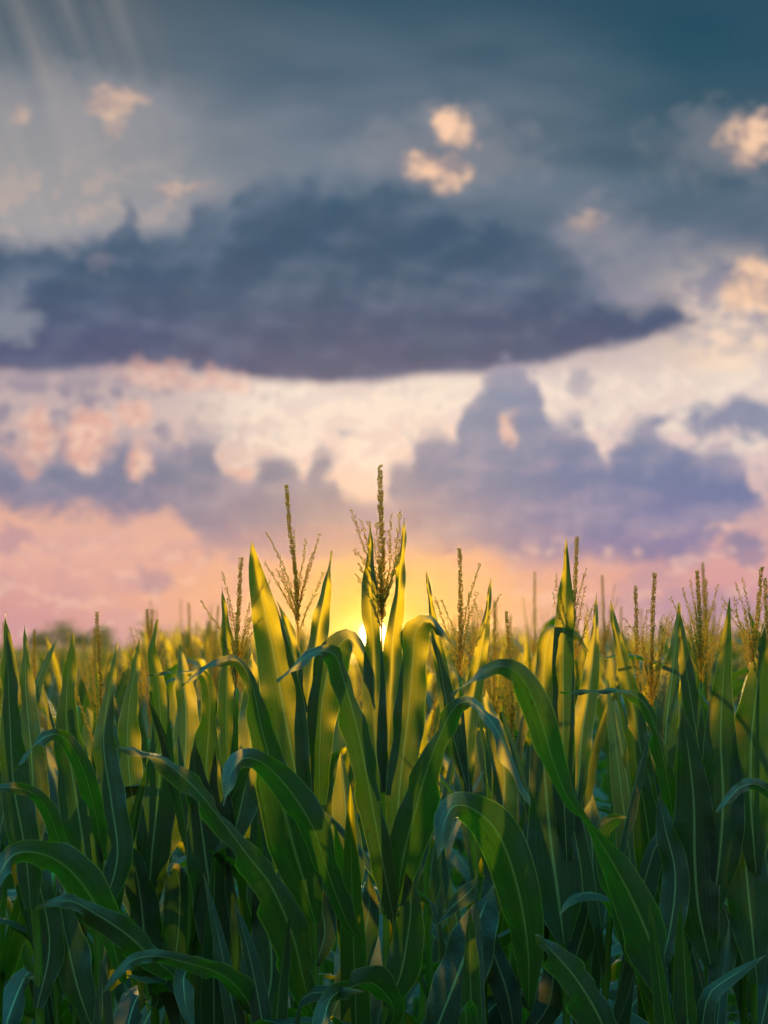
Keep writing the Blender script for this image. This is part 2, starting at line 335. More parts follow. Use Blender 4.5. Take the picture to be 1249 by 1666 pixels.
def tassel_mat():
    m, t = newmat('corn_tassel')
    tcn = N(t, 'ShaderNodeTexCoord'); nn = noise(tcn.outputs['Object'], 260.0, 2.0); oi = N(t, 'ShaderNodeObjectInfo')
    c = mixc(smooth(nn, 0.35, 0.65), (0.07, 0.040, 0.02, 1), (0.17, 0.10, 0.04, 1))
    c = mixc(smooth(S(oi.outputs['Random']), 0.0, 1.0) * 0.35, c, (0.11, 0.08, 0.02, 1))
    p = N(t, 'ShaderNodeBsdfPrincipled'); t.links.new(c, p.inputs[0]); p.inputs['Roughness'].default_value = 0.6
    tl = N(t, 'ShaderNodeBsdfTranslucent'); tl.inputs[0].default_value = (1.0, 0.74, 0.16, 1)
    mx = N(t, 'ShaderNodeMixShader'); mx.inputs[0].default_value = 0.6; t.links.new(p.outputs[0], mx.inputs[1]); t.links.new(tl.outputs[0], mx.inputs[2])
    rf = N(t, 'ShaderNodeBsdfRefraction'); rf.inputs[0].default_value = (1, 0.7, 0.15, 1); rf.inputs['Roughness'].default_value = 0.6; rf.inputs['IOR'].default_value = 1.2
    m2 = N(t, 'ShaderNodeMixShader'); m2.inputs[0].default_value = 0.05; t.links.new(mx.outputs[0], m2.inputs[1]); t.links.new(rf.outputs[0], m2.inputs[2])
    o = N(t, 'ShaderNodeOutputMaterial'); t.links.new(m2.outputs[0], o.inputs[0]); return m
M_TAS = tassel_mat()
def plain(name, c1, c2, scale, rough=0.9, trans=None):
    m, t = newmat(name)
    tcn = N(t, 'ShaderNodeTexCoord'); nn = noise(tcn.outputs['Object'], scale, 6.0, 0.65)
    c = mixc(smooth(nn, 0.35, 0.65), c1, c2)
    p = N(t, 'ShaderNodeBsdfPrincipled'); t.links.new(c, p.inputs[0]); p.inputs['Roughness'].default_value = rough
    b = N(t, 'ShaderNodeBump'); b.inputs['Strength'].default_value = 0.6; b.inputs['Distance'].default_value = 0.03; t.links.new(nn.o, b.inputs['Height']); t.links.new(b.outputs[0], p.inputs['Normal'])
    o = N(t, 'ShaderNodeOutputMaterial'); out = p.outputs[0]
    if trans:
        tl = N(t, 'ShaderNodeBsdfTranslucent'); tl.inputs[0].default_value = trans
        mx = N(t, 'ShaderNodeMixShader'); mx.inputs[0].default_value = 0.35; t.links.new(out, mx.inputs[1]); t.links.new(tl.outputs[0], mx.inputs[2]); out = mx.outputs[0]
    t.links.new(out, o.inputs[0]); return m
M_SOIL = plain('soil', (0.05, 0.035, 0.02, 1), (0.11, 0.08, 0.05, 1), 9.0)
M_BARK = plain('bark', (0.06, 0.045, 0.03, 1), (0.12, 0.09, 0.06, 1), 6.0)
M_TREE = plain('tree_foliage', (0.035, 0.07, 0.015, 1), (0.07, 0.11, 0.03, 1), 1.5, 0.7, (0.10, 0.14, 0.01, 1))

# ------------------------------------------------------------------ ground
gx = np.concatenate([np.linspace(-900, -14, 12), np.linspace(-12, 12, 60), np.linspace(14, 900, 12)])
gy = np.concatenate([np.linspace(-900, -4, 10), np.linspace(-3, 22, 70), np.linspace(25, 900, 20)])
GV = [(x, y, 0.018 * math.sin(y * 8.38) * (1 if -3 < y < 22 else 0) + 0.008 * math.sin(x * 3.1 + y)) for y in gy for x in gx]
nx = len(gx)
GF = [(j * nx + i, j * nx + i + 1, (j + 1) * nx + i + 1, (j + 1) * nx + i) for j in range(len(gy) - 1) for i in range(nx - 1)]
tag(mesh_obj('ground', GV, GF, M_SOIL), kind='structure')

# ------------------------------------------------------------------ plant geometry
def catmull(P, n):
    P = np.asarray(P, dtype=float); k = len(P)
    if k == 2: return P[0] + (P[1] - P[0]) * np.linspace(0, 1, n)[:, None]
    d = np.r_[0, np.cumsum(np.maximum(1e-6, np.linalg.norm(np.diff(P[:, :3], axis=0), axis=1)))]
    ts = np.linspace(0, d[-1], n); out = np.zeros((n, P.shape[1]))
    m = np.zeros_like(P)
    for i in range(k):
        if i == 0: m[i] = (P[1] - P[0]) / (d[1] - d[0])
        elif i == k - 1: m[i] = (P[-1] - P[-2]) / (d[-1] - d[-2])
        else: m[i] = 0.5 * ((P[i + 1] - P[i]) / (d[i + 1] - d[i]) + (P[i] - P[i - 1]) / (d[i] - d[i - 1]))
    for q, tt in enumerate(ts):
        i = min(k - 2, max(0, np.searchsorted(d, tt) - 1)); h = d[i + 1] - d[i]; s = (tt - d[i]) / h
        out[q] = (2 * s**3 - 3 * s**2 + 1) * P[i] + (s**3 - 2 * s**2 + s) * h * m[i] + (-2 * s**3 + 3 * s**2) * P[i + 1] + (s**3 - s**2) * h * m[i + 1]
    return out
def norm(a): return a / np.maximum(1e-9, np.linalg.norm(a, axis=-1, keepdims=True))
def ribbon(C, w, ref, tw, cup=0.35, wave=0.0, ph=0.0, nu=6, fold=0.0):
    """leaf blade: C centre line (n,3), w widths (n), ref a direction the blade faces, tw twist (n)"""
    n = len(C); T = norm(np.gradient(C, axis=0))
    W = np.zeros_like(C); prev = None
    for i in range(n):
        a = np.cross(T[i], ref if not callable(ref) else ref(i))
        if np.linalg.norm(a) < 0.05: a = prev if prev is not None else np.cross(T[i], (0.3, 0.9, 0.1))
        a = a / np.linalg.norm(a)
        if prev is not None:
            if np.dot(a, prev) < 0: a = -a
            a = norm(a * 0.5 + prev * 0.5)
        prev = a; W[i] = a
    Nn = norm(np.cross(W, T))
    ct, st = np.cos(tw)[:, None], np.sin(tw)[:, None]
    W2 = W * ct + Nn * st; N2 = -W * st + Nn * ct
    arc = np.r_[0, np.cumsum(np.linalg.norm(np.diff(C, axis=0), axis=1))]; L = arc[-1]
    us = np.linspace(-1, 1, nu + 1); V = []; UV = []
    for j, u in enumerate(us):
        h = (w / 2)[:, None]
        side = 1 if u > 0 else -1
        lift = cup * abs(u) ** 1.3 + fold * u
        rip = wave * (abs(u) ** 2) * np.sin(arc * (42 + 9 * side) + ph + side * 1.3) * np.minimum(1, w / 0.03) + wave * 0.5 * (abs(u) ** 2) * np.sin(arc * 97 + ph * 2 + side)
        V.append(C + W2 * (u * h) * math.cos(cup * 0.6) + N2 * (lift * h + rip[:, None]))
        UV.append(np.stack([np.full(n, (u + 1) / 2), arc / L], 1))
    V = np.stack(V, 1).reshape(-1, 3); UV = np.stack(UV, 1).reshape(-1, 2)
    k = nu + 1
    F = [(i * k + j, i * k + j + 1, (i + 1) * k + j + 1, (i + 1) * k + j) for i in range(n - 1) for j in range(nu)]
    return V, F, UV
def tube(C, rad, seg=8):
    C = np.asarray(C, float); n = len(C); T = norm(np.gradient(C, axis=0)); a = norm(np.cross(T, (0.13, 1.0, 0.05))); b = np.cross(T, a)
    V = []
    for q in range(seg):
        th = 2 * math.pi * q / seg; V.append(C + (a * math.cos(th) + b * math.sin(th)) * np.asarray(rad)[:, None])
    V = np.stack(V, 1).reshape(-1, 3)
    F = [(i * seg + q, i * seg + (q + 1) % seg, (i + 1) * seg + (q + 1) % seg, (i + 1) * seg + q) for i in range(n - 1) for q in range(seg)]
    F.append(tuple((n - 1) * seg + q for q in range(seg)))
    return V, F
def stalk_mesh(pts, r0, r1, nodes):
    C = catmull(pts, 60); z = C[:, 2]; t = np.linspace(0, 1, 60)
    rad = r0 + (r1 - r0) * t ** 1.2
    for zn in nodes: rad = rad + 0.0022 * np.exp(-((z - zn) / 0.012) ** 2)
    return tube(C, rad, 10)
def spikelets(C, dens, ln, wd, spread, per, g, droop=0.15, s0=0.012):
    """stem plus the rows of little bracts that make a tassel rough"""
    C = np.asarray(C, float); arc = np.r_[0, np.cumsum(np.linalg.norm(np.diff(C, axis=0), axis=1))]; L = arc[-1]
    V, F = tube(catmull(C, 14), np.linspace(wd * 0.9, wd * 0.35, 14), 5); V = list(map(tuple, V)); F = list(F)
    s = s0; k = 0
    while s < L:
        p = np.array([np.interp(s, arc, C[:, i]) for i in range(3)]); q = np.array([np.interp(min(L, s + 0.004), arc, C[:, i]) for i in range(3)]); p0 = np.array([np.interp(max(0, s - 0.004), arc, C[:, i]) for i in range(3)])
        T = norm(q - p0 + 1e-9); a = norm(np.cross(T, (0.3, 1, 0.2))); b = np.cross(T, a)
        for j in range(per):
            th = k * 2.4 + j * 2 * math.pi / per + g.uniform(-0.5, 0.5); o = a * math.cos(th) + b * math.sin(th)
            hang = g.random() < droop
            sp = spread * g.uniform(0.5, 1.5); d = norm(T * math.cos(sp) + o * math.sin(sp))
            if hang: d = norm(o * 0.7 + np.array((0, 0, -1.0)))
            l = ln * g.uniform(0.7, 1.25) * (0.6 if hang else 1) * (1 - 0.35 * s / L); ww = wd * g.uniform(0.7, 1.2) * (0.55 if hang else 1)
            base = p + o * wd * 0.8; e1 = norm(np.cross(d, T) + 1e-6); e2 = np.cross(d, e1); i0 = len(V); mid = base + d * l * 0.45
            V += [tuple(base), tuple(mid + e1 * ww), tuple(mid + e2 * ww), tuple(mid - e1 * ww), tuple(mid - e2 * ww), tuple(base + d * l)]
            for c in range(4):
                F.append((i0, i0 + 1 + (c + 1) % 4, i0 + 1 + c)); F.append((i0 + 5, i0 + 1 + c, i0 + 1 + (c + 1) % 4))
        s += dens * g.uniform(0.8, 1.2); k += 1
    return V, F
WAVE = 0.0075
def add_leaf(root, off, C, w, ref, tw, cup, wave, label=None, fold=0.0, nu=6):
    V, F, UV = ribbon(C, w, ref, tw, cup, wave, rnd.uniform(0, 6), nu, fold)
    o = mesh_obj('leaf', V, F, M_LEAF, (root, off), UV)
    if label: o['label'] = label
    return o
def arch_leaf(root, off, base, azim, length, wmax, a0, bend, g, n=26, wave=WAVE, start=0.0, cup=None, tw1=None):
    """parametric leaf: leaves the stalk at angle a0 from vertical and bends by `bend` radians over its length"""
    t = np.linspace(0, 1, n); kk = g.uniform(1.2, 2.4)
    ang = a0 + bend * t ** kk
    if g.random() < 0.3: k0 = g.uniform(.35, .75); ang = ang + R(g.uniform(25, 70)) / (1 + np.exp(-(t - k0) * 40))
    az_ = azim + g.uniform(-0.35, 0.35) * t
    step = length / (n - 1)
    d = np.stack([np.sin(ang) * np.cos(az_), np.sin(ang) * np.sin(az_), np.cos(ang)], 1)
    C = np.array(base) + np.vstack([[0, 0, 0], np.cumsum(d[:-1] * step, axis=0)])
    w = wmax * np.minimum(1, 0.42 + 2.6 * t) * (1 - t ** 2.6) ** 0.9 + 0.0008
    side = np.array((-math.sin(azim), math.cos(azim), 0))
    def ref(i): return np.cross(side, d[i])
    tw = (tw1 if tw1 is not None else g.uniform(-1.3, 1.3)) * t + g.uniform(-0.2, 0.2)
    return add_leaf(root, off, C, w, ref, tw, cup if cup is not None else g.uniform(0.25, 0.6), wave, fold=0.0)

def tassel(root, off, spine, branches, g, big=1.0):
    V, F = spikelets(catmull(spine, 20), 0.0038 , 0.0085 * big, 0.0015 * big, 0.55, 5, g, 0.15, 0.05)
    ts = mesh_obj('tassel', V, F, M_TAS, (root, off))
    for b in branches:
        V, F = spikelets(catmull(b, 14), 0.0046, 0.0085 * big, 0.0011 * big, 0.5, 2, g, 0.25)
        br = mesh_obj('tassel_branch', V, F, M_TAS, (ts, off))
    return ts

# ------------------------------------------------------------------ individually shaped plants of the front row
def hero(spec):
    Y = spec['Y']; g = random.Random(spec.get('seed', 3)); s = Y / FPX
    st = spec['stalk']                                # (px, py) from low to top
    P = [at(px, py, Y) for px, py in st]
    foot = Vector((P[0].x + g.uniform(-.03, .03), P[0].y, 0)); off = (foot.x, foot.y, 0)
    root = empty('corn_plant', off); tag(root, spec['label'], 'corn plant', spec.get('group', 'corn plants in the front rows'))
    pts = [tuple(foot)] + [(p.x, p.y + 0.02, p.z) for p in P[:-1]] + [tuple(P[-1])]
    top = P[-1].z
    nodes = [top - 0.17 * i - 0.12 for i in range(12)]
    V, F = stalk_mesh(pts, 0.013, 0.0026 if spec.get('tassel') else 0.005, nodes); mesh_obj('stalk', V, F, M_STALK, (root, off))
    if spec.get('tassel'):
        t = spec['tassel']; sp = [at(px, py, Y) for px, py in t['spike']]
        sp[-1].y += g.uniform(-.02, .02)
        brs = []
        for b in t['br']:
            dd_ = g.uniform(-0.05, 0.05); k = len(b)
            brs.append([tuple(at(px, py, Y + dd_ * (i / (k - 1)))) for i, (px, py) in enumerate(b)])
        zb = sp[1] if len(sp) > 3 else sp[0]
        for q in range(max(2, 9 - len(brs))):
            th = g.uniform(0, 6.28); a = R(g.uniform(10, 24)); l = g.uniform(.10, .16); d = Vector((math.sin(a) * math.cos(th), math.sin(a) * math.sin(th), math.cos(a)))
            b0 = sp[0].lerp(zb, g.uniform(.3, 1.0)); b1 = b0 + d * l * .5; b2 = b1 + (d + Vector((d.x * .4, d.y * .4, -.2))).normalized() * l * .5
            brs.append([tuple(b0), tuple(b1), tuple(b2)])
        tassel(root, off, [tuple(p) for p in sp], brs, g, t.get('big', 1.0))
    for lf in spec['leaves']:
        pts = lf['p']; k = len(pts); d0, d1 = lf.get('d', (0.0, g.uniform(-.06, .06))); fr = -0.02 if d1 <= 0.04 else 0.006; dm = lf.get('dm', 0.0); t0, t1 = lf.get('tw', (0.0, g.uniform(-.3, .3)))
        if abs(t1) >= .5 and 'twm' not in lf: t1 = math.copysign(t1, pts[-1][0] - pts[-3][0])
        rows = []
        for i, (px, py, w) in enumerate(pts):
            t = i / (k - 1); yy = Y + fr * min(1.0, 6 * t + 0.75) + d0 + (d1 - d0) * t + dm * math.sin(math.pi * t)
            rows.append((*at(px, py, yy), w * (0.88 if w > 30 else 1.0) * yy / FPX))
        n = 40
        Q = catmull(rows, n); tt = np.linspace(0, 1, n)
        tw = t0 + (t1 - t0) * tt
        if 'twm' in lf: tw = tw + lf['twm'] * np.sin(math.pi * tt)
        add_leaf(root, off, Q[:, :3], np.maximum(0.0006, Q[:, 3]), np.array((0, 1.0, 0)), tw, lf.get('cup', 0.35), lf.get('wave', WAVE), lf.get('label'), lf.get('fold', 0.0), 8)
    # lower leaves, below and behind the traced ones
    az_ = g.uniform(0, 6)
    for i, zn in enumerate(nodes[spec.get('skip', 5):9]):
        if zn < 0.25: break
        azz = az_ + i * math.pi + g.uniform(-.4, .4)
        x = np.interp(zn, [0, P[0].z], [foot.x, P[0].x]) if zn < P[0].z else P[0].x
        arch_leaf(root, off, (x, Y, zn), azz, g.uniform(.6, .8), g.uniform(.07, .09), R(g.uniform(18, 30)), R(g.uniform(80, 130)), g)
    return root

def L(p, **k): return dict(p=p, **k)
HEROES = [
 dict(Y=2.75, seed=1, label='central corn plant with the tallest tassel, in front of the sun',
  stalk=[(628, 1700), (628, 1500), (622, 1250), (621, 1060)],
  tassel=dict(spike=[(621, 1060), (621, 1000), (622, 900), (619, 820), (618, 757)], big=1.15,
   br=[[(621, 1000), (606, 930), (585, 870), (571, 828)], [(621, 992), (610, 930), (596, 880), (588, 846)], [(622, 985), (612, 950), (592, 915), (577, 895)], [(622, 980), (634, 920), (634, 870), (637, 836)],
       [(623, 985), (640, 930), (646, 880), (651, 835)], [(622, 995), (634, 950), (648, 905), (653, 862)], [(622, 975), (616, 920), (604, 870), (600, 848)], [(622, 998), (630, 960), (640, 930), (645, 905)], [(621, 1000), (612, 970), (600, 945), (583, 918)]]),
  leaves=[
   L([(622, 1290, 18), (612, 1230, 44), (609, 1150, 46), (608, 1070, 38), (607, 1035, 25), (603, 1000, 30), (602, 940, 22), (603, 890, 10), (603, 853, 1)], tw=(.2, -.3), cup=.5, d=(0, -.03)),
   L([(628, 1290, 18), (632, 1200, 44), (636, 1110, 42), (639, 1040, 29), (646, 985, 24), (651, 920, 13), (656, 870, 7), (658, 843, 1)], tw=(-.2, .5), d=(0, .03), cup=.5),
   L([(630, 1490, 26), (642, 1400, 40), (650, 1280, 52), (664, 1160, 58), (672, 1070, 56), (677, 1024, 50), (694, 1009, 26), (712, 1022, 16), (738, 1052, 1)], tw=(0, .5), d=(0, -.08), cup=.3),
   L([(640, 1495, 22), (622, 1400, 44), (602, 1290, 50), (582, 1190, 52), (560, 1110, 50), (543, 1064, 34), (515, 1060, 20), (482, 1080, 18), (450, 1109, 1)], tw=(-.1, .9), d=(-.02, -0.27), cup=.4),
   L([(520, 1310, 20), (520, 1220, 46), (526, 1130, 62), (545, 1062, 66), (566, 1038, 40), (588, 1062, 26), (603, 1110, 14), (610, 1150, 1)], tw=(.1, .4), d=(.10, .02), cup=.3),
   L([(646, 1470, 18), (655, 1400, 66), (672, 1330, 76), (692, 1260, 60), (712, 1205, 40), (742, 1148, 26), (768, 1143, 20), (800, 1175, 24), (835, 1240, 26), (862, 1315, 2)], tw=(.2, -1.0), d=(0, -0.34), cup=.35),
   L([(628, 1640, 16), (650, 1590, 60), (662, 1530, 62), (668, 1470, 40), (660, 1420, 2)], tw=(0.1, .3), d=(0.01, -.03), cup=.35),
   L([(628, 1690, 16), (640, 1640, 40), (606, 1600, 60), (572, 1606, 40), (540, 1622, 40), (527, 1660, 30), (520, 1720, 2)], tw=(.6, 0), d=(0, -0.34)),
  ]),
 dict(Y=2.82, seed=2, label='corn plant with a forked tassel and a very broad leaf, left of the sun',
  stalk=[(512, 1700), (510, 1500), (498, 1280), (486, 1060)],
  tassel=dict(spike=[(486, 1060), (484, 1000), (480, 930), (470, 850), (465, 788)],
   br=[[(484, 1005), (466, 975), (446, 940), (430, 914)], [(483, 990), (474, 970), (462, 940), (455, 915)], [(482, 980), (480, 930), (479, 890), (478, 864)], [(484, 985), (488, 940), (494, 905), (497, 876)],
       [(485, 990), (496, 950), (508, 910), (520, 868)], [(486, 1030), (500, 990), (515, 960), (526, 930)], [(485, 1000), (492, 960), (500, 925), (508, 900)]]),
  leaves=[
   L([(500, 1420, 24), (482, 1270, 56), (462, 1160, 78), (444, 1060, 66), (428, 985, 46), (415, 925, 22), (409, 880, 1)], tw=(.2, -.1), cup=.25, d=(0, -.05)),
   L([(500, 1330, 20), (498, 1230, 36), (502, 1130, 42), (515, 1040, 36), (529, 960, 18), (539, 896, 1)], tw=(-.3, .4), d=(0, .05), cup=.5),
   L([(492, 1160, 14), (482, 1090, 20), (468, 1025, 16), (450, 978, 1)], tw=(.4, .2), d=(0, .03)),
   L([(512, 1500, 22), (496, 1440, 70), (478, 1380, 92), (460, 1310, 84), (440, 1240, 60), (424, 1180, 42), (408, 1110, 24), (386, 1075, 20), (352, 1078, 14), (322, 1095, 10), (296, 1115, 1)], tw=(.1, .8), d=(-.01, -0.31), cup=.3),
   L([(590, 1545, 6), (560, 1490, 34), (530, 1410, 46), (508, 1345, 60), (462, 1275, 56), (424, 1240, 38), (396, 1234, 30), (374, 1258, 26), (364, 1312, 2)], tw=(.5, -.4), d=(-.06, -0.41), cup=.45),
   L([(512, 1660, 20), (495, 1600, 60), (475, 1520, 84), (440, 1440, 70), (405, 1395, 50), (360, 1335, 44), (310, 1275, 42), (252, 1232, 30), (185, 1215, 1)], tw=(-.5, -1.0), d=(0, -0.51), cup=.35),
   L([(513, 1570, 16), (528, 1520, 44), (520, 1470, 40), (505, 1430, 2)], tw=(0, .4), d=(.01, .05)),
   L([(512, 1720, 18), (545, 1640, 40), (580, 1560, 50), (600, 1480, 40), (598, 1420, 2)], tw=(.3, .1), d=(.02, .12)),
  ]),
 dict(Y=2.95, seed=3, label='corn plant with a narrow upright tassel beside a thin vertical leaf',
  stalk=[(372, 1700), (372, 1500), (382, 1250), (385, 1120)],
  tassel=dict(spike=[(385, 1120), (386, 1050), (388, 980), (392, 908)], br=[[(385, 1110), (380, 1050), (375, 1010), (370, 974)], [(385, 1120), (378, 1080), (372, 1050), (366, 1020)], [(386, 1110), (394, 1050), (400, 1010), (406, 978)], [(386, 1100), (396, 1060), (404, 1030), (407, 1005)]]),
  leaves=[
   L([(376, 1300, 18), (368, 1210, 32), (368, 1130, 30), (368, 1050, 22), (364, 990, 10), (361, 955, 1)], tw=(.1, .3), cup=.5),
   L([(374, 1420, 20), (350, 1330, 74), (336, 1260, 66), (340, 1180, 38), (340, 1130, 24), (330, 1098, 16), (300, 1093, 10), (242, 1098, 1)], tw=(.2, .9), d=(0, -.1), cup=.4),
   L([(374, 1380, 20), (392, 1310, 60), (404, 1240, 64), (410, 1170, 50), (412, 1110, 26), (410, 1060, 2)], tw=(.1, -.3), d=(0.0, .1)),
   L([(372, 1640, 18), (362, 1560, 70), (345, 1470, 86), (332, 1380, 76), (322, 1300, 50), (316, 1240, 20), (318, 1200, 1)], tw=(.1, .3), d=(0, -.05), cup=.3),
  ]),
 dict(Y=2.9, seed=4, label='corn plant just right of the sun, with a spreading yellow-green tassel',
  stalk=[(790, 1700), (782, 1500), (758, 1250), (748, 1100)],
  tassel=dict(spike=[(748, 1110), (748, 1050), (749, 970), (747, 893)], br=[[(748, 1100), (735, 1050), (720, 1010), (708, 970)], [(748, 1090), (740, 1030), (728, 1000), (718, 975)], [(748, 1100), (738, 1070), (724, 1050), (710, 1020)], [(749, 1090), (758, 1030), (768, 990), (776, 966)], [(749, 1100), (764, 1050), (778, 1010), (772, 975)],
      [(748, 1110), (768, 1060), (792, 1010), (814, 966)], [(748, 1080), (756, 1040), (762, 1000), (763, 965)]]),
  leaves=[
   L([(762, 1290, 16), (738, 1200, 32), (722, 1120, 26), (706, 1020, 15), (697, 960, 7), (694, 930, 1)], tw=(.1, .3), cup=.5, d=(0, .02)),
   L([(764, 1290, 16), (760, 1210, 28), (770, 1130, 30), (784, 1050, 22), (793, 990, 10), (799, 938, 1)], tw=(-.2, .3), d=(0, .04), cup=.5),
   L([(754, 1260, 14), (740, 1190, 24), (722, 1110, 16), (706, 1050, 8), (698, 1018, 1)], tw=(.3, .3), d=(0, .08)),
   L([(790, 1520, 20), (805, 1430, 50), (815, 1340, 56), (820, 1260, 46), (806, 1190, 30), (792, 1150, 16), (790, 1120, 1)], tw=(.2, .2), d=(0, .1)),
   L([(860, 1640, 12), (858, 1540, 60), (838, 1430, 84), (806, 1350, 82), (768, 1316, 58), (738, 1312, 42), (722, 1342, 34), (712, 1400, 2)], tw=(.3, -.3), d=(-.08, -0.37), cup=.4),
   L([(700, 1700, 30), (735, 1610, 90), (762, 1540, 96), (785, 1480, 60), (800, 1440, 2)], tw=(.3, .6), d=(-.05, .02), cup=.35),
   L([(700, 1520, 6), (735, 1476, 20), (762, 1452, 34), (788, 1424, 1)], tw=(1.0, .2), d=(-.1, -.1)),
  ]),
 dict(Y=2.78, seed=5, label='corn plant whose wide dark leaf arches over and twists pale',
  stalk=[(1100, 1760), (1080, 1640), (1070, 1560), (1066, 1500)], skip=3,
  leaves=[
   L([(1090, 1640, 20), (1068, 1560, 84), (1036, 1480, 76), (1000, 1410, 50), (960, 1345, 14), (925, 1300, 22), (900, 1240, 48), (876, 1160, 58), (850, 1105, 46), (822, 1084, 28), (790, 1092, 20), (734, 1131, 1)], tw=(-.9, -.9), twm=1.3, d=(0, -0.42), cup=.35),
   L([(1074, 1580, 16), (1092, 1500, 50), (1098, 1420, 50), (1080, 1340, 30), (1072, 1290, 2)], tw=(.1, .4), d=(0, .06)),
   L([(1082, 1660, 16), (1036, 1560, 40), (1008, 1480, 44), (985, 1400, 44), (978, 1350, 36), (1000, 1332, 16), (1022, 1330, 1)], tw=(.2, .7), d=(0.02, -.1)),
   L([(1000, 1720, 60), (972, 1650, 84), (935, 1590, 66), (900, 1550, 44), (868, 1518, 1)], tw=(-.5, -.7), d=(-.08, -0.34), cup=.3),
  ]),
 dict(Y=2.85, seed=6, label='tall corn plant with a sword-like leaf overtopping a reddish tassel on its right',
  stalk=[(925, 1700), (918, 1530), (924, 1250), (930, 1090)],
  tassel=dict(spike=[(930, 1090), (932, 1010), (936, 940), (940, 874)], br=[[(930, 1060), (914, 1000), (906, 960), (905, 935)], [(930, 1070), (914, 1020), (904, 990), (900, 966)], [(931, 1070), (940, 1020), (946, 985), (951, 955)], [(931, 1070), (950, 1030), (960, 1000), (966, 984)], [(931, 1080), (944, 1050), (952, 1020), (955, 990)]]),
  leaves=[
   L([(922, 1400, 22), (916, 1260, 46), (916, 1140, 44), (916, 1050, 40), (919, 980, 28), (921, 925, 12), (921, 873, 1)], tw=(.1, .2), cup=.45, d=(0, -.05)),
   L([(918, 1535, 22), (908, 1460, 92), (897, 1380, 94), (888, 1290, 66), (882, 1200, 50), (884, 1110, 42), (890, 1045, 34), (900, 1022, 20), (930, 1026, 16), (958, 1060, 1)], tw=(.05, .5), d=(0, .03), cup=.3),
   L([(920, 1400, 18), (938, 1300, 38), (946, 1200, 42), (960, 1110, 30), (968, 1020, 12), (970, 965, 1)], tw=(-.3, .3), d=(.02, .12), cup=.5),
   L([(920, 1620, 16), (936, 1560, 50), (958, 1480, 66), (964, 1400, 60), (960, 1330, 30), (964, 1290, 1)], tw=(-.2, .2), d=(.03, .12)),
  ]),
 dict(Y=3.0, seed=7, label='corn plant with a pale leaf bent flat leftwards and a green bushy tassel',
  stalk=[(1100, 1760), (1098, 1500), (1072, 1250), (1060, 1150)],
  tassel=dict(spike=[(1060, 1160), (1060, 1080), (1062, 1000), (1063, 933)], br=[[(1060, 1150), (1050, 1080), (1046, 1030), (1054, 990)], [(1060, 1150), (1042, 1100), (1030, 1060), (1018, 1020)], [(1060, 1140), (1074, 1080), (1080, 1030), (1088, 1000)], [(1060, 1150), (1070, 1100), (1072, 1040), (1076, 1004)], [(1058, 1170), (1036, 1130), (1022, 1090), (1010, 1045)]]),
  leaves=[
   L([(1100, 1420, 22), (1094, 1330, 36), (1084, 1260, 34), (1068, 1190, 26), (1046, 1142, 20), (1010, 1124, 12), (965, 1124, 9), (910, 1128, 1)], tw=(.2, 1.0), d=(-.02, -0.31), cup=.4),
   L([(1070, 1360, 18), (1050, 1270, 34), (1034, 1170, 34), (1014, 1080, 24), (1000, 1020, 12), (993, 976, 1)], tw=(.2, .3), cup=.5),
   L([(1072, 1340, 18), (1080, 1240, 46), (1086, 1160, 44), (1096, 1080, 28), (1102, 1020, 12), (1105, 980, 1)], tw=(.1, -.3), d=(0, .1), cup=.4),
   L([(1098, 1560, 20), (1076, 1470, 64), (1060, 1390, 64), (1046, 1300, 40), (1030, 1220, 20), (1020, 1180, 1)], tw=(.1, .3), d=(0, -.05)),
  ]),
 dict(Y=2.9, seed=8, label='corn plant with a broad blade and a stout brown tassel near the right edge',
  stalk=[(1158, 1700), (1156, 1560), (1146, 1250), (1140, 1110)],
  tassel=dict(spike=[(1140, 1120), (1140, 1050), (1138, 990), (1137, 929)], br=[[(1140, 1110), (1130, 1060), (1124, 1020), (1122, 1000)], [(1140, 1110), (1150, 1070), (1166, 1040), (1180, 1020)], [(1140, 1120), (1150, 1080), (1158, 1050), (1160, 1020)]]),
  leaves=[
   L([(1150, 1330, 18), (1140, 1240, 34), (1126, 1150, 30), (1112, 1060, 18), (1103, 984, 1)], tw=(.1, .3), cup=.5),
   L([(1156, 1500, 22), (1170, 1400, 78), (1176, 1300, 84), (1172, 1200, 60), (1176, 1110, 30), (1182, 1040, 16), (1187, 972, 1)], tw=(0, .2), d=(0, -.06), cup=.3),
   L([(1156, 1570, 22), (1136, 1480, 80), (1130, 1400, 90), (1128, 1300, 66), (1118, 1210, 36), (1110, 1150, 1)], tw=(.1, .2), d=(0, -.03), cup=.3),
   L([(1156, 1640, 16), (1172, 1580, 44), (1186, 1530, 44), (1180, 1480, 30), (1160, 1450, 1)], tw=(.1, .5), d=(0, .04)),
  ]),
 dict(Y=2.9, seed=9, label='corn plant at the far right edge with a thin three-pronged tassel',
  stalk=[(1232, 1700), (1230, 1500), (1224, 1250), (1222, 1110)],
  tassel=dict(spike=[(1222, 1110), (1228, 1040), (1234, 980), (1238, 923)], br=[[(1222, 1100), (1212, 1050), (1202, 1010), (1195, 974)], [(1222, 1095), (1220, 1050), (1215, 1020), (1212, 990)], [(1223, 1080), (1234, 1040), (1244, 1010), (1248, 985)]]),
  leaves=[
   L([(1230, 1420, 22), (1222, 1310, 80), (1222, 1210, 76), (1230, 1130, 50), (1240, 1060, 18), (1244, 1020, 1)], tw=(0, .2), d=(0, -.05), cup=.3),
   L([(1290, 1360, 14), (1262, 1300, 20), (1232, 1277, 20), (1205, 1281, 18), (1185, 1300, 14), (1163, 1322, 1)], tw=(.5, .9), d=(0, -0.34), cup=.4),
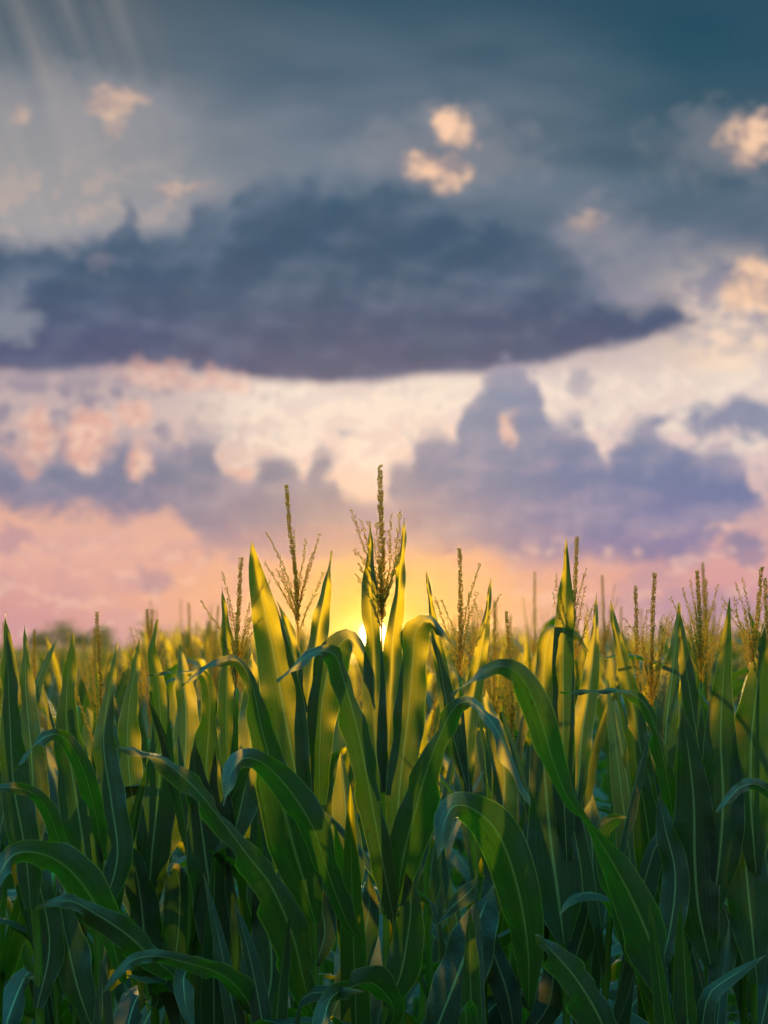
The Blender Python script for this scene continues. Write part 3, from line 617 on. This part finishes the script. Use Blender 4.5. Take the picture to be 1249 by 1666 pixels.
   L([(1232, 1600, 22), (1222, 1500, 76), (1214, 1420, 80), (1206, 1330, 50), (1196, 1250, 1)], tw=(.1, .3), d=(0, .02)),
   L([(1234, 1690, 20), (1252, 1600, 60), (1256, 1500, 60), (1246, 1420, 2)], tw=(.1, .2), d=(0, .1)),
  ]),
 dict(Y=2.75, seed=10, label='corn plant at the lower left with a teal leaf folding over at the left edge',
  stalk=[(60, 1760), (58, 1560), (30, 1300), (14, 1120)],
  leaves=[
   L([(200, 1600, 10), (178, 1520, 50), (148, 1460, 76), (106, 1410, 66), (62, 1388, 48), (24, 1390, 42), (0, 1420, 34), (-20, 1470, 2)], tw=(.3, -.2), d=(-.05, -0.34), cup=.4),
   L([(50, 1480, 20), (40, 1380, 60), (22, 1280, 60), (16, 1180, 44), (12, 1080, 22), (8, 995, 1)], tw=(.1, .2), cup=.35),
   L([(45, 1420, 18), (54, 1320, 50), (50, 1220, 48), (42, 1130, 26), (40, 1018, 1)], tw=(-.1, .3), d=(0, .08)),
   L([(110, 1420, 10), (96, 1370, 26), (78, 1320, 26), (52, 1290, 20), (10, 1281, 16), (-30, 1290, 1)], tw=(.3, .8), d=(0, -0.26)),
   L([(60, 1640, 20), (80, 1540, 50), (64, 1440, 50), (50, 1380, 2)], tw=(.1, .3), d=(0, .05)),
  ]),
 dict(Y=2.8, seed=11, label='corn plant near the left edge with a tall flat blade and a drooping pale leaf',
  stalk=[(160, 1760), (156, 1560), (140, 1300), (122, 1150)],
  leaves=[
   L([(150, 1470, 22), (138, 1390, 66), (122, 1290, 72), (110, 1210, 54), (108, 1130, 30), (116, 1060, 12), (118, 1030, 1)], tw=(.05, .2), cup=.3, d=(0, -.04)),
   L([(168, 1400, 12), (152, 1310, 36), (132, 1245, 34), (104, 1200, 22), (78, 1197, 18), (50, 1218, 14), (20, 1256, 1)], tw=(.3, .9), d=(0, -0.34)),
   L([(158, 1500, 18), (190, 1400, 56), (180, 1300, 54), (168, 1210, 40), (176, 1130, 22), (190, 1045, 1)], tw=(-.2, .3), d=(0, .08)),
   L([(286, 1590, 24), (250, 1560, 48), (205, 1520, 56), (160, 1490, 44), (112, 1466, 26), (58, 1476, 1)], tw=(-.5, -.9), d=(-.04, -0.34), cup=.3),
   L([(160, 1700, 18), (130, 1620, 60), (112, 1550, 66), (100, 1490, 40), (92, 1440, 1)], tw=(.1, .3), d=(0, .03)),
  ]),
 dict(Y=2.8, seed=12, label='low corn plant at the bottom left with a teal leaf tip hanging straight down',
  stalk=[(430, 1800), (420, 1720), (412, 1680), (408, 1650)], skip=2,
  leaves=[
   L([(420, 1680, 16), (400, 1625, 44), (360, 1586, 40), (300, 1566, 24), (250, 1556, 20), (210, 1566, 18), (165, 1616, 1)], tw=(.6, .7), d=(-.05, -0.34)),
   L([(430, 1700, 16), (410, 1640, 50), (370, 1592, 34), (330, 1578, 30), (302, 1582, 44), (300, 1620, 34), (314, 1690, 2)], tw=(.8, 0), d=(-.02, -0.24)),
   L([(415, 1690, 16), (440, 1600, 70), (436, 1500, 80), (420, 1420, 50), (410, 1370, 1)], tw=(.1, .3), d=(.02, .06)),
  ]),
 dict(Y=3.0, seed=13, label='plain corn plant with a long straight pale midrib, left of the narrow tassel',
  stalk=[(250, 1760), (248, 1500), (252, 1250), (248, 1120)],
  leaves=[
   L([(240, 1500, 20), (246, 1400, 64), (256, 1300, 64), (262, 1200, 44), (256, 1120, 26), (246, 1060, 16), (256, 1008, 1)], tw=(.05, .3), cup=.3, d=(0, -.05)),
   L([(250, 1440, 18), (226, 1350, 44), (210, 1260, 46), (208, 1170, 36), (218, 1090, 18), (226, 1040, 1)], tw=(.2, .3)),
   L([(250, 1420, 18), (284, 1330, 56), (300, 1240, 60), (302, 1160, 44), (296, 1090, 20), (292, 1045, 1)], tw=(-.1, .2), d=(0, .1)),
   L([(250, 1620, 18), (236, 1540, 60), (228, 1460, 60), (216, 1400, 30), (200, 1360, 1)], tw=(.1, .3)),
   L([(252, 1640, 18), (284, 1560, 56), (292, 1480, 60), (290, 1430, 46), (282, 1412, 20), (270, 1430, 1)], tw=(.1, .6), d=(0, -.03)),
  ]),
 dict(Y=2.9, seed=14, label='short shadowed corn plant at the bottom, left of the sword-leaved one',
  stalk=[(840, 1780), (836, 1640), (846, 1560), (850, 1500)], skip=2,
  leaves=[
   L([(838, 1700, 16), (826, 1620, 50), (806, 1560, 44), (790, 1520, 30), (774, 1480, 1)], tw=(.3, .7)),
   L([(846, 1620, 16), (870, 1530, 50), (866, 1440, 56), (850, 1350, 40), (842, 1290, 1)], tw=(.1, .2), d=(0, .1)),
   L([(842, 1700, 16), (890, 1640, 50), (900, 1580, 50), (890, 1520, 1)], tw=(.1, .4), d=(0, .08)),
  ]),
]
for h in HEROES: hero(h)

# ------------------------------------------------------------------ prototypes for the rows behind
def make_proto(seed, with_tassel=True):
    g = random.Random(seed); H = 2.0
    root = empty('corn_plant', (0, 0, 0))
    zt = H - (0.30 if with_tassel else 0.28)
    lean = (g.uniform(-.03, .03), g.uniform(-.03, .03))
    pts = [(0, 0, 0), (lean[0] * .3, lean[1] * .3, zt * .5), (lean[0], lean[1], zt)]
    nodes = [zt - 0.05 - 0.15 * i for i in range(11)]
    V, F = stalk_mesh(pts, 0.012, 0.0045, nodes); mesh_obj('stalk', V, F, M_STALK, (root, (0, 0, 0)))
    def sx_(z): t = z / zt; return (lean[0] * t, lean[1] * t, z)
    plane = g.uniform(-0.5, 0.5)
    for i, zn in enumerate(nodes):
        if zn < 0.35: break
        azz = plane + i * math.pi + g.uniform(-.5, .5)
        if i < 4:
            top = H - (g.uniform(0.05, 0.24) if with_tassel else g.uniform(-0.02, 0.14)); ln = (top - zn) * g.uniform(0.95, 1.05)
            if g.random() < 0.75 or i == 0: arch_leaf(root, (0, 0, 0), sx_(zn), azz, ln, g.uniform(.035, .06), R(g.uniform(4, 14)), R(g.uniform(0, 25)), g, 18, .002)
            else: arch_leaf(root, (0, 0, 0), sx_(zn), azz, g.uniform(.5, .62), g.uniform(.05, .065), R(g.uniform(10, 20)), R(g.uniform(90, 140)), g, 20, .002)
        else:
            arch_leaf(root, (0, 0, 0), sx_(zn), azz, g.uniform(.55, .8), g.uniform(.06, .085), R(g.uniform(14, 28)), R(g.uniform(60, 130)), g, 20)
    if with_tassel:
        b = np.array(sx_(zt)); sp = [tuple(b), tuple(b + (0.005, 0, .12)), tuple(b + (lean[0] * .3, 0, .30 + g.uniform(-.03, .04)))]
        brs = []
        for k in range(g.randint(4, 7)):
            th = g.uniform(0, 6.28); a = R(g.uniform(8, 26)); l = g.uniform(.12, .19); z0 = g.uniform(.05, .09)
            s0 = b + (0.002, 0, z0); d = np.array((math.sin(a) * math.cos(th), math.sin(a) * math.sin(th), math.cos(a)))
            d2 = norm(d + np.array((0, 0, g.uniform(-.3, .25)))) 
            brs.append([tuple(s0), tuple(s0 + d * l * .5), tuple(s0 + d * l * .5 + d2 * l * .5)])
        tassel(root, (0, 0, 0), sp, brs, g)
    return root
def copy_tree(o, parent=None):
    c = o.copy(); COL.objects.link(c); c.parent = parent
    for ch in o.children: copy_tree(ch, c)
    return c
PROTOS = [make_proto(100 + i, i % 8 not in (2, 5, 7)) for i in range(11)]
used = [False] * len(PROTOS)

spots = []
row = 3.25
grow = random.Random(77)
while row < 13.5:
    hw = 0.235 * row + 0.35
    x = -hw + grow.uniform(0, .2)
    while x < hw:
        yy = row + grow.uniform(-.1, .1)
        spots.append((x + grow.uniform(-.03, .03), yy))
        x += (0.20 if row < 6 else 0.27 if row < 9 else 0.36) * grow.uniform(.8, 1.25)
    row += 0.72 if row > 4 else 0.66
spots = [s_ for s_ in spots]
spots.sort(key=lambda s_: s_[1]); spots = spots[:285]
def top_py(px, Y, g):
    """how high in the sky the tops of a plant reach: taller on the right, low across the sun"""
    near = max(0.0, min(1.0, (7.0 - Y) / 3.5))
    if px < 350: a, b = 955, 1050
    elif px < 680: a, b = 1070, 1100
    elif px < 860: a, b = 985, 1060
    else: a, b = 925, 1030
    far = (968, 1045) if not 350 < px < 690 else (1050, 1080)
    if px < 230: far = (1024, 1066)
    lo_, hi_ = a * near + far[0] * (1 - near), b * near + far[1] * (1 - near)
    return lo_ + (hi_ - lo_) * g.random()
fill = []
for fy, fx0, dx_ in ((3.02, -0.80, 0.17), (2.93, -0.72, 0.26), (2.62, -0.66, 0.24)):
    x = fx0 + grow.uniform(0, .1)
    while x < 0.8:
        fill.append((x, fy + grow.uniform(-.04, .04))); x += dx_ * grow.uniform(.8, 1.25)
near = []
for (x, y) in fill:                                   # shorter plants filling the gaps of the front rows
    k = grow.choice([i for i in range(len(PROTOS)) if i % 8 in (2, 5, 7)])
    if used[k]: o = copy_tree(PROTOS[k])
    else: o = PROTOS[k]; used[k] = True
    px = 624.5 + x / y * FPX
    ptop = grow.uniform(1110, 1260) if 380 < px < 860 else grow.uniform(1070, 1230)
    if y < 2.8: ptop = grow.uniform(1330, 1480)
    s_ = (CAMZ + (1075 - ptop) / FPX * y) / 2.03
    o.location = (x, y, 0); o.scale = (s_ * 1.05, s_ * 1.05, s_); o.rotation_euler = (R(grow.uniform(-2, 2)), R(grow.uniform(-3, 3)), grow.uniform(0, 6.283))
    near.append((px, y, o, False))
for (x, y) in spots:
    px = 624.5 + x / y * FPX
    ptop = top_py(px, y, grow)
    k = grow.randrange(len(PROTOS))
    if k % 8 not in (2, 5, 7) and y < 6.5 and not 350 < px < 690: ptop -= 18 if px < 350 else 42
    H = CAMZ + (1075 - ptop) / FPX * y
    if used[k]: o = copy_tree(PROTOS[k])
    else: o = PROTOS[k]; used[k] = True
    o.location = (x, y, 0); s_ = H / 2.03; o.scale = (s_ * grow.uniform(.95, 1.05), s_ * grow.uniform(.95, 1.05), s_)
    o.rotation_euler = (R(grow.uniform(-1.2, 1.2)), R(grow.uniform(-1.5, 1.5)), grow.uniform(0, 6.283))
    if y < 4.6: near.append((px, y, o, k % 8 not in (2, 5, 7)))
    else:
        side = 'left of the sun' if px < 560 else 'straight below the sun' if px < 690 else 'right of the sun'; dist = 'in the middle rows' if y < 8 else 'in the farthest rows one can tell apart'
        kd = 'tasselled' if k % 8 not in (2, 5, 7) else 'leafy'
        tag(o, f'blurred {kd} corn plant {side}, {dist}', 'corn plant', f'blurred {kd} corn plants {side}, {dist}')

WHERE = [(30, 'lower left plant with the folding teal leaf'), (130, 'tall flat blade near the left edge'), (250, 'plant with the straight pale midrib'), (378, 'narrow upright tassel'),
         (490, 'very broad leaf left of the sun'), (621, 'tallest tassel before the sun'), (750, 'spreading yellow-green tassel'), (925, 'tall sword-like leaf'), (1060, 'green bushy tassel'),
         (1145, 'stout brown tassel'), (1225, 'thin three-pronged tassel')]
ORD = ['nearest', 'second', 'third', 'fourth', 'fifth', 'sixth', 'seventh', 'eighth', 'ninth', 'tenth', 'eleventh', 'twelfth']
cnt = {}
for px, y, o, tas in sorted(near, key=lambda n_: n_[1]):
    c_, w_ = min(WHERE, key=lambda q_: abs(q_[0] - px)) if -10 < px < 1260 else ((-1, 'left edge of the photo') if px < 0 else (9999, 'right edge of the photo'))
    k_ = (w_, tas); n_ = cnt.get(k_, 0); cnt[k_] = n_ + 1
    tag(o, ('tasselled' if tas else 'leafy tassel-less') + ' corn plant, ' + ORD[min(n_, 11)] + ' behind the ' + w_, 'corn plant', 'corn plants just behind the front row')

# ------------------------------------------------------------------ the rest of the field, one mass
def far_variant(seed):
    g = random.Random(seed); V = []; F = []; U = []; MI = []
    def add(v, f, u, mi):
        o = len(V); V.extend(map(tuple, v)); F.extend([tuple(i + o for i in q) for q in f]); U.extend(u); MI.extend([mi] * len(f))
    H = 2.0; zt = 1.72
    v, f = tube([(0, 0, 0), (0, 0, 1.0), (0, 0, zt)], [.012, .01, .004], 4); add(v, f, [(0.2, 0.5)] * len(v), 0)
    for i in range(9):
        zn = zt - .08 - .14 * i; azz = i * math.pi + g.uniform(-.7, .7); up_ = i < 4
        n = 6; t = np.linspace(0, 1, n); a0 = R(g.uniform(5, 14) if up_ else g.uniform(15, 30)); bd = R(g.uniform(0, 30) if up_ else g.uniform(60, 130))
        ln = (H - zn) * g.uniform(.86, 1.02) if up_ else .65; ang = a0 + bd * t ** 1.6
        d = np.stack([np.sin(ang) * math.cos(azz), np.sin(ang) * math.sin(azz), np.cos(ang)], 1)
        C = np.array((0, 0, zn)) + np.vstack([[0, 0, 0], np.cumsum(d[:-1] * ln / (n - 1), axis=0)])
        w = (.05 if up_ else .075) * np.minimum(1, .5 + 2 * t) * (1 - t ** 2.5) + .001
        side = np.array((-math.sin(azz), math.cos(azz), 0))
        v, f, u = ribbon(C, w, lambda i: np.cross(side, d[i]), np.full(n, g.uniform(-.5, .5)), .4, 0, 0, 2); add(v, f, u.tolist(), 0)
    if g.random() < .7:
        for k in range(6):
            th = g.uniform(0, 6.28); a = 0 if k == 0 else R(g.uniform(8, 28)); l = .3 if k == 0 else .17; z0 = zt if k == 0 else zt + .07
            e = (l * math.sin(a) * math.cos(th), l * math.sin(a) * math.sin(th), z0 + l * math.cos(a))
            v, f = tube([(0, 0, z0), (e[0] * .5, e[1] * .5, (z0 + e[2]) / 2), e], [.003, .004, .002], 3); add(v, f, [(0.2, 0.5)] * len(v), 1)
    return np.array(V), F, np.array(U), MI
FV = [far_variant(500 + i) for i in range(10)]
AV = []; AF = []; AU = []; AM = []; base = 0
g = random.Random(900); y = max(s_[1] for s_ in spots) + .3
while y < 100:
    hw = 0.245 * y + 1.0; x = -hw; dxs = .42 + (y - 13) * .013
    while x < hw:
        v, f, u, mi = FV[g.randrange(10)]; px = 624.5 + x / y * FPX
        ptop = g.uniform(1005, 1068) if not 540 < px < 690 else g.uniform(1068, 1080)
        if px < 230: ptop = max(ptop, 1044)
        s_ = (CAMZ + (1075 - ptop) / FPX * min(y, 30)) / 2.0; th = g.uniform(0, 6.28); c_, sn = math.cos(th) * s_, math.sin(th) * s_
        AV.append(np.stack([v[:, 0] * c_ - v[:, 1] * sn + x, v[:, 0] * sn + v[:, 1] * c_ + y + g.uniform(-.1, .1), v[:, 2] * s_], 1))
        AF += [tuple(i + base for i in q) for q in f]; AU.append(u); AM += mi; base += len(v)
        x += dxs * g.uniform(.7, 1.3)
    y += .75 + (y - 13) * .012
fo = mesh_obj('corn_field', np.vstack(AV), AF, [M_LEAF, M_TAS], None, np.vstack(AU), AM)
tag(fo, 'hazy mass of distant corn tops reaching to the horizon', 'corn field', kind='stuff')

# ------------------------------------------------------------------ far trees on the left horizon
def tree(px, Y, ptop, wpx, seed, label):
    g = random.Random(seed); c = at(px, 1075, Y); H = CAMZ + (1075 - ptop) / FPX * Y; rad = wpx / 2 / FPX * Y
    off = (c.x, c.y, 0); root = empty('field_tree', off); tag(root, label, 'tree', 'trees beyond the field')
    V = []; F = []
    def addt(C, r):
        v, f = tube(C, r, 7); o = len(V); V.extend(map(tuple, v)); F.extend([tuple(i + o for i in q) for q in f])
    addt([(c.x, c.y, 0), (c.x + .1, c.y, H * .3), (c.x, c.y, H * .75)], [H * .035, H * .026, H * .008])
    clumps = []
    for k in range(16):
        th = g.uniform(0, 6.28); rr_ = rad * math.sqrt(g.random()) * .85; zz = H * g.uniform(.35, .9) * (1 - .22 * (rr_ / rad) ** 2)
        e = np.array((c.x + rr_ * math.cos(th), c.y + rr_ * math.sin(th), zz)); clumps.append((e, g.uniform(.2, .36) * rad))
        addt([(c.x, c.y, H * g.uniform(.2, .45)), tuple((np.array((c.x, c.y, H * .4)) + e) / 2 + (0, 0, .1)), tuple(e)], [H * .014, H * .009, H * .003])
    mesh_obj('trunk', V, F, M_BARK, (root, off))
    V = []; F = []
    for e, r_ in clumps:
        for _ in range(420):
            d = norm(np.array([g.gauss(0, 1) for _ in range(3)])); p = e + d * r_ * g.uniform(.3, 1.1) * np.array((1.2, 1.2, .8))
            a = norm(np.array([g.gauss(0, 1) for _ in range(3)])); b = norm(np.cross(a, d)); s0 = H * .022 * g.uniform(.6, 1.3); i0 = len(V)
            V += [tuple(p - a * s0), tuple(p + b * s0 * .5), tuple(p + a * s0), tuple(p - b * s0 * .5)]; F.append((i0, i0 + 1, i0 + 2, i0 + 3))
    mesh_obj('crown', V, F, M_TREE, (root, off), smooth_=False)
tree(112, 112, 1008, 165, 1, 'rounded dark tree rising above the corn at the left horizon, the largest one')
tree(30, 118, 1036, 90, 2, 'lower dark tree at the left edge of the horizon')
tree(215, 122, 1048, 110, 3, 'low flat-topped tree on the horizon right of the rounded one')
tree(305, 125, 1060, 70, 4, 'faint small tree on the horizon, nearest to the sun')

# ------------------------------------------------------------------ humid evening air
hz = [(-60, -6), (60, -6), (60, 140), (-60, 140)]
HV = [(x, y, -1.0) for x, y in hz] + [(x, y, 5.0) for x, y in hz]
HF = [(3, 2, 1, 0), (4, 5, 6, 7), (0, 1, 5, 4), (1, 2, 6, 5), (2, 3, 7, 6), (3, 0, 4, 7)]
mh, th_ = newmat('haze')
pv = N(th_, 'ShaderNodeVolumePrincipled'); pv.inputs['Color'].default_value = (0.95, 0.88, 0.75, 1); pv.inputs['Density'].default_value = 0.00011; pv.inputs['Anisotropy'].default_value = 0.9
ov = N(th_, 'ShaderNodeOutputMaterial'); th_.links.new(pv.outputs[0], ov.inputs['Volume'])
tag(mesh_obj('haze', HV, HF, mh, smooth_=False), 'warm evening haze glowing over the field', 'haze', kind='stuff')
